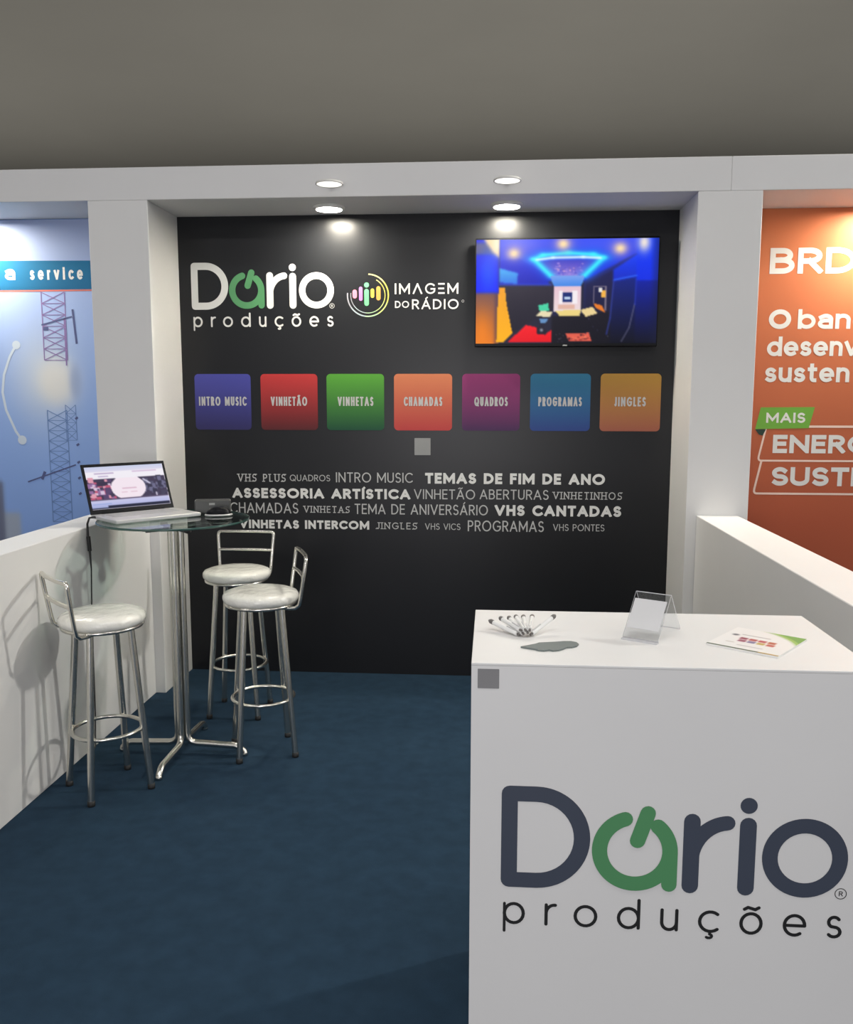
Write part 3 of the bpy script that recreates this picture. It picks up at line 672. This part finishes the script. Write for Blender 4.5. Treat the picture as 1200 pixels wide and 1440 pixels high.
# ================================================================== BAR STOOLS
def make_stool(label, loc, rz):
    t = thing('bar_stool', label, 'bar stool', loc, rz, 'chrome bar stools with round white seats')
    prof = [(.001, .684), (.146, .684), (.158, .687), (.164, .695), (.1665, .705), (.165, .716), (.157, .726), (.135, .733), (.09, .737), (.04, .738), (.001, .738)]
    obj('seat', MB().lathe(prof, n=48), M['seat'], t, local=True)
    obj('seat_rim', MB().tube([(.150 * math.cos(2 * math.pi * k / 40), .150 * math.sin(2 * math.pi * k / 40), .678) for k in range(40)], .008, 8, True)
        .box(-.145, .145, -.012, .012, .676, .6845).box(-.012, .012, -.145, .145, .676, .6845), M['chrome'], t, local=True)
    for sx in (-1, 1):
        for sy in (-1, 1):
            lg_ = obj('leg', MB().tube([(sx * .080, sy * .080, .680), (sx * .0835, sy * .0835, .61), (sx * .121, sy * .121, .018)], .0135, 14), M['chrome'], t, local=True)
            obj('rubber_foot', MB().lathe([(.001, 0), (.014, 0), (.0150, .006), (.0145, .022), (.001, .022)], (sx * .1215, sy * .1215), 14), M['rubber'], lg_, local=True)
    obj('foot_ring', MB().tube([(.135 * math.cos(2 * math.pi * k / 48), .135 * math.sin(2 * math.pi * k / 48), .25) for k in range(48)], .0085, 10, True), M['chrome'], t, local=True)
    for sx in (-1, 1):
        obj('back_post', MB().tube([(sx * .09, .06, .672), (sx * .112, .105, .669), (sx * .124, .132, .671), (sx * .130, .148, .684), (sx * .133, .154, .710), (sx * .139, .168, .80), (sx * .144, .178, .870), (sx * .142, .180, .884), (sx * .133, .180, .889)], .0085, 12), M['chrome'], t, local=True)
    obj('back_rail', MB().tube([(-.135, .180, .889), (-.06, .190, .889), (.06, .190, .889), (.135, .180, .889)], .0085, 12), M['chrome'], t, local=True)
    obj('back_rail', MB().tube([(-.139, .167, .797), (-.06, .177, .797), (.06, .177, .797), (.139, .167, .797)], .0085, 12), M['chrome'], t, local=True)
    return t
st = make_stool('chrome bar stool with round white seat nearest the camera, beside the left half wall', (0.195, -1.555, 0), R(135))
dup(st, (0.723, -1.130, 0), R(-69), 'chrome bar stool with round white seat right of the glass table, back rest turned right')
dup(st, (0.475, -0.650, 0), 0, 'farthest chrome bar stool with round white seat, close to the black wall behind the table')

# ================================================================== BISTRO TABLE
TC = (0.372, -1.195); GC = (0.312, -1.045); TZ = 1.025
tb = thing('bistro_table', 'tall round glass bistro table on a chrome tube column', 'table', (TC[0], TC[1], 0))
obj('glass_top', MB().disc(GC, .33, TZ + .010, 72, 0).disc(GC, .33, TZ, 72, 0, False).lathe([(.33, TZ), (.3325, TZ + .003), (.3325, TZ + .007), (.33, TZ + .010)], GC, 72, 1), [M['glass'], M['glassedge']], tb, 'clear glass disc with green edge')
for k in range(4):
    a = R(-1 + 90 * k); ca, sa = math.cos(a), math.sin(a); pa = R(45)
    ox, oy = .0215 * ca, .0215 * sa
    pts = [(TC[0] + ox, TC[1] + oy, 1.012), (TC[0] + ox, TC[1] + oy, .10), (TC[0] + ox * 1.15, TC[1] + oy * 1.15, .072)]
    for rr, z in ((.040, .056), (.06, .050), (.235, .044), (.255, .038), (.272, .022), (.280, .014)): pts.append((TC[0] + rr * ca, TC[1] + rr * sa, z))
    obj('leg', MB().tube(pts, .0145, 14).lathe([(.001, 0), (.014, 0), (.0155, .008), (.012, .020), (.001, .022)], (TC[0] + .279 * ca, TC[1] + .279 * sa), 12), M['chrome'], tb)
sp = MB().box(TC[0] - .05, TC[0] + .05, TC[1] - .05, TC[1] + .05, 1.012, 1.0175)
obj('support_plate', sp, M['chrome'], tb)
for k in range(4):
    a = R(42 + 90 * k); ca, sa = math.cos(a), math.sin(a)
    obj('support_arm', MB().tube([(TC[0] + .03 * ca, TC[1] + .03 * sa, 1.013), (TC[0] + .13 * ca, TC[1] + .13 * sa, 1.013)], .008, 10).lathe([(.001, 1.012), (.016, 1.012), (.016, 1.0248), (.001, 1.0248)], (TC[0] + .13 * ca, TC[1] + .13 * sa), 14), M['darkmetal'], tb)
GT = TZ + .0102

# ---- laptop
lp = thing('laptop', 'open silver laptop with a lit web page on the glass bistro table', 'laptop', (0.184, -1.040, GT), R(48.5))
LWd, LDp = .402, .255
bs = obj('base', MB().box(-LWd / 2, LWd / 2, -LDp / 2, LDp / 2, .003, .019, b=.003), M['silver'], lp, local=True)
obj('keyboard', MB().box(-.155, .155, -.015, .095, .019, .0205), mat('pale_grey_keys', (176, 176, 178), .5), bs, local=True)
obj('touchpad', MB().box(-.05, .05, -.105, -.03, .019, .0196), M['silver'], bs, local=True)
tl = R(22); c_, s_ = math.cos(tl), math.sin(tl)
LH = .234; HY = LDp / 2 - .004
def lidp(x, h, d): return (x, HY + h * s_ - d * c_, .020 + h * c_ + d * s_)   # d toward the viewer
def lidbox(mb, x0, x1, h0, h1, d0, d1):
    vs = [lidp(x, h, d) for h in (h0, h1) for d in (d1, d0) for x in (x0, x1)]
    return mb.add(vs, [(0, 2, 3, 1), (4, 5, 7, 6), (0, 1, 5, 4), (2, 6, 7, 3), (0, 4, 6, 2), (1, 3, 7, 5)])
ld = obj('lid', lidbox(MB(), -LWd / 2, LWd / 2, 0, LH, -.006, .0), M['blackplastic'], lp, 'dark screen frame', local=True)
P = Paint(120, 72, (238, 230, 246), 1200, 720)
P.rect(0, 0, 1200, 90, (205, 212, 240), (226, 222, 242)); P.rect(0, 90, 1200, 210, (248, 244, 252)); P.rect(130, 110, 420, 128, (190, 170, 205)); P.rect(180, 160, 330, 176, (196, 182, 214)); P.rect(700, 100, 1080, 116, (216, 190, 220))
P.rect(0, 210, 1200, 560, (66, 58, 84)); P.speck(20, 220, 380, 550, 70, [(196, 90, 120), (230, 160, 180), (90, 70, 110), (150, 110, 160), (60, 50, 76), (220, 200, 225)], 34, 2)
P.speck(820, 220, 1190, 550, 40, [(86, 84, 112), (54, 52, 76), (110, 108, 140), (70, 66, 92)], 30, 4); P.line([(850, 250), (940, 330)], 14, (200, 196, 220)); P.line([(1010, 500), (1010, 545)], 10, (210, 200, 220))
m = ((P.X - 600) / 265) ** 2 + ((P.Y - 380) / 215) ** 2 < 1; P.im[m & (P.Y > 205) & (P.Y < 565)] = (250, 236, 246)
P.rect(500, 380, 720, 398, (222, 186, 206)); P.rect(480, 450, 570, 466, (222, 180, 200)); P.rect(620, 450, 720, 466, (222, 180, 200)); P.rect(0, 556, 1200, 574, (96, 84, 112))
P.rect(0, 574, 1200, 660, (206, 206, 240), (184, 188, 232)); P.rect(20, 620, 300, 640, (160, 176, 226)); P.rect(0, 660, 1200, 720, (30, 34, 60)); P.rect(0, 660, 240, 690, (170, 180, 226))
P.blur(1)
picture_obj('screen', P, lidp(-LWd / 2 + .012, LH - .014, .0004), (LWd - .024, 0, 0), tuple(Vector(lidp(0, .020, 0)) - Vector(lidp(0, LH - .014, 0))), picture('lit_laptop_picture', .92, .3), ld, 'lit web page with a dark photo strip and pale round centre', local=True)
obj('hinge', MB().tube([(-.15, HY, .0205), (.15, HY, .0205)], .0055, 10), M['blackplastic'], lp, local=True)

# ---- cable from the laptop over the table edge
cb = MB().tube([(.005, -1.135, 1.046), (-.015, -1.138, 1.050), (-.035, -1.142, 1.046), (-.043, -1.146, 1.02), (-.041, -1.150, .95), (-.036, -1.15, .90), (-.033, -1.15, .82), (-.037, -1.15, .72), (-.042, -1.15, .6), (-.044, -1.15, .4), (-.043, -1.16, .15), (-.040, -1.18, .01), (-.032, -1.24, .0045)],
               [.0045, .0045, .0045, .0045, .0055, .0055, .003, .003, .003, .003, .003, .003, .003], 10)
cbt = obj('power_cable', cb, M['cable']); tag(cbt, 'black power cable hanging from the laptop beside the left half wall', 'cable')
obj('plug', MB().tube([(-.0395, -1.150, .965), (-.036, -1.150, .90)], .0085, 12), M['rubber'], cbt)

# ---- dark grey device and mouse on the table
dv = thing('electronic_device', 'dark grey boxy electronic device behind the laptop on the glass table', 'device', (.432, -.862, GT), R(16))
obj('casing', MB().box(-.082, .082, -.028, .028, .002, .066, b=.006), M['greyplastic'], dv, local=True)
obj('front_mark', MB().box(-.016, .010, -.0288, -.028, .042, .052), M['brandgrey'], dv, 'pale grey mark', local=True)
obj('foot', MB().box(-.07, .07, -.022, .022, 0, .004), M['rubber'], dv, local=True)
ms = thing('computer_mouse', 'black and silver computer mouse in front of the grey device', 'computer mouse', (.488, -.955, GT), R(-70))
def dome(mb, rx, ry, h, n=24, k=8, z0=0.0):
    vs = []; fs = []
    for j in range(k + 1):
        a = math.pi / 2 * j / k
        for i in range(n):
            t = 2 * math.pi * i / n; vs.append((rx * math.cos(a) ** .7 * math.cos(t), ry * math.cos(a) ** .7 * math.sin(t), z0 + h * math.sin(a)))
    for j in range(k):
        for i in range(n): fs.append((j * n + i, j * n + (i + 1) % n, (j + 1) * n + (i + 1) % n, (j + 1) * n + i))
    return mb.add(vs, fs, 0, True)
mbd = obj('body', dome(MB(), .033, .058, .040, z0=.003).disc((0, 0), .02, .0005), M['blackplastic'], ms, local=True)
obj('side_trim', MB().tube([(.0335 * math.cos(2 * math.pi * k / 28), .0585 * math.sin(2 * math.pi * k / 28), .007) for k in range(28)], .0042, 8, True), M['silver'], ms, 'silver rim', local=True)
obj('scroll_wheel', MB().tube([(-.003, .03, .035), (.003, .03, .035)], .008, 14), M['greyplastic'], mbd, local=True)

# ================================================================== RECEPTION COUNTER
cL, cR, yB, yF, CH = 1.691, 2.556, -2.510, -2.995, 1.000
rc = thing('reception_counter', 'white reception counter with a large dark logo on its front', 'counter', ((cL + cR) / 2, (yB + yF) / 2, 0))
obj('body', MB().box(cL + .0002, cR - .0002, yF + .0002, yB - .0002, 0.0, CH - .0061), M['white'], rc)
obj('countertop', MB().box(cL, cR, yF, yB, CH - .006, CH, b=.001), M['white'], rc)
kS = .7817
wh, gr, tx, rg = logo_polys(1.731 + kS * (1.769 - 1.731), 1.5742 + kS * (0.177 - 1.5742), kS, 1.0)
YC = yF - .0004
lay_logo(rc, YC, M['navy'], M['rubber'])
obj('blank_sticker', flat(MB(), [rrect(1.705, 1.752, .943, .987, .001)], YC), M['stickergrey'], rc, 'small blank grey square sticker')

# ---- things on the counter
# clear tent sign holder
SA = R(-30); SC = (2.128, -2.722)
sh = thing('sign_holder', 'clear acrylic tent sign holder with a pale card on the counter', 'sign holder', (SC[0], SC[1], CH), SA)
hw = .044; tk = .0028; SHH = .100
def plate(mb, y0, z0, y1, z1, t, x0, x1, mi=0):
    L = math.hypot(y1 - y0, z1 - z0); ny, nz = -(z1 - z0) / L * t, (y1 - y0) / L * t
    vs = [(x, y0, z0) for x in (x0, x1)] + [(x, y1, z1) for x in (x1, x0)] + [(x, y0 + ny, z0 + nz) for x in (x0, x1)] + [(x, y1 + ny, z1 + nz) for x in (x1, x0)]
    mb.add(vs, [(0, 1, 2, 3)[::-1], (4, 5, 6, 7)], mi)
    return mb.add(vs, [(0, 1, 5, 4), (1, 2, 6, 5), (2, 3, 7, 6), (3, 0, 4, 7)], mi + 1)
obj('front_panel', plate(MB(), -.080, .004, .0, SHH, tk, -hw, hw), [M['acrylic'], M['acryledge']], sh, 'leaning clear front panel', local=True)
obj('back_panel', plate(MB(), .0, SHH, .075, .001, tk, -hw, hw), [M['acrylic'], M['acryledge']], sh, local=True)
obj('ledge', MB().box(-hw, hw, -.092, -.078, .0, .0035), M['acryledge'], sh, local=True).parent = sh
cdm = plate(MB(), -.0640, .0262, -.012, .0875, .0006, -hw + .004, hw - .004)
cdo = obj('blank_card', cdm, [M['cardgrey'], M['cardgrey']], None)
cdo.location = (SC[0] - .0042 * math.sin(-SA), SC[1] - .0042 * math.cos(SA), CH); cdo.rotation_euler = (0, 0, SA)
tag(cdo, 'blank pale card held on the clear tent sign holder', 'card')
# flyers
fa = R(53); fc = (2.360, -2.785)
fp = thing('flyer', 'white printed flyer with a green curved corner on the counter', 'flyer', (fc[0], fc[1], CH), fa)
FX, FY = .190, .168
obj('sheet', MB().box(-FX / 2, FX / 2, -FY / 2, FY / 2, .0002, .0042), M['paper'], fp, local=True)
P = Paint(96, 84, (240, 238, 236), 96, 84)       # x along the long side away from the viewer, y down = to the right
P.im[...] = (238, 236, 233)
d = np.hypot(P.X - 14, P.Y - 4)
rr = np.hypot(P.X - 10, P.Y - 6)
P.im[(rr > 92) & (P.X > 30)] = (150, 190, 90); P.im[(rr > 97) & (P.X > 30)] = (104, 164, 60); P.im[(rr > 89) & (rr < 92) & (P.X > 30)] = (206, 214, 190)
P.rect(0, 0, 4, 62, (74, 92, 64)); P.rect(0, 60, 4, 84, (180, 150, 70))
P.glow(60, 12, 4, 4, (70, 74, 82), .9, 2); P.rect(64, 18, 67, 52, (186, 180, 178))
for i, c in enumerate(((150, 66, 84), (176, 70, 70), (190, 80, 84), (186, 96, 66))): P.rect(44, 22 + i * 11, 53, 31 + i * 11, c)
for i, c in enumerate(((150, 70, 96), (120, 110, 150), (196, 170, 90), (190, 90, 76))): P.rect(33, 24 + i * 11, 42, 33 + i * 11, c)
P.rect(16, 30, 19, 60, (200, 196, 194)); P.rect(24, 14, 26, 24, (190, 180, 170)); P.blur(1)
picture_obj('front_print', P, (-FX / 2 + .0005, FY / 2 - .0005, .0045), (FX - .001, 0, 0), (0, -FY + .001, 0), picture('flyer_print', 0, .4), fp, 'printed face with rows of red blocks', local=True)
# grey die-cut card
gp = [(1.802, -2.873), (1.822, -2.858), (1.838, -2.846), (1.846, -2.836), (1.862, -2.832), (1.886, -2.826), (1.905, -2.819), (1.922, -2.818), (1.934, -2.826), (1.938, -2.840), (1.932, -2.856), (1.920, -2.866), (1.908, -2.869), (1.900, -2.880), (1.888, -2.893), (1.874, -2.898), (1.866, -2.893), (1.854, -2.899), (1.842, -2.897), (1.834, -2.889), (1.824, -2.884)]
gc = obj('paper_cutout', MB().prism(gp[::-1], CH + .0002, CH + .004), M['greycard'])
tag(gc, 'grey lobed paper cutout lying on the counter near its front left corner', 'paper')
# fanned pens
HUB = (1.815, -2.778, CH + .0062)
place = ['leftmost', 'second from the left', 'third from the left', 'fourth from the left', 'third from the right', 'second from the right', 'rightmost']
TIPS = ((1.734, -2.712, .020), (1.750, -2.684, .026), (1.769, -2.668, .030), (1.790, -2.666, .031), (1.813, -2.674, .030), (1.836, -2.688, .028), (1.862, -2.738, .022))
proto = None
for i, (tx_, ty_, th) in enumerate(TIPS):
    lab = 'white pen with dark tip, %s of the fan on the counter' % place[i]
    hz = HUB[2] + (0, .011, .004, .013, .007, .012, .002)[i]
    hx = HUB[0] + (i - 3) * .006; hy = HUB[1] + abs(i - 3) * .002
    d = Vector((tx_ - hx, ty_ - hy, CH + th - hz)); yaw = math.atan2(d.y, d.x); pit = math.atan2(d.z, math.hypot(d.x, d.y))
    if proto is None:
        proto = thing('pen', lab, 'pen', (hx, hy, hz), yaw, 'pens fanned on the counter'); pen = proto
        obj('barrel', MB().tube([(0, 0, 0), (.080, 0, 0)], .0058, 12), M['penwhite'], proto, local=True)
        obj('grip', MB().tube([(.080, 0, 0), (.090, 0, 0)], .0060, 12).tube([(.090, 0, 0), (.094, 0, 0), (.098, 0, 0)], [.0056, .0042, .0012], 12), M['pengrey'], proto, 'dark tip', local=True)
        obj('clip', MB().box(.004, .036, -.0015, .0015, .0056, .0078), M['silver'], proto, local=True)
        obj('button', MB().tube([(-.008, 0, 0), (0, 0, 0)], .003, 10), M['pengrey'], proto, local=True)
    else: pen = dup(proto, (hx, hy, hz), yaw, lab)
    pen.rotation_euler = (0, -pit, yaw)
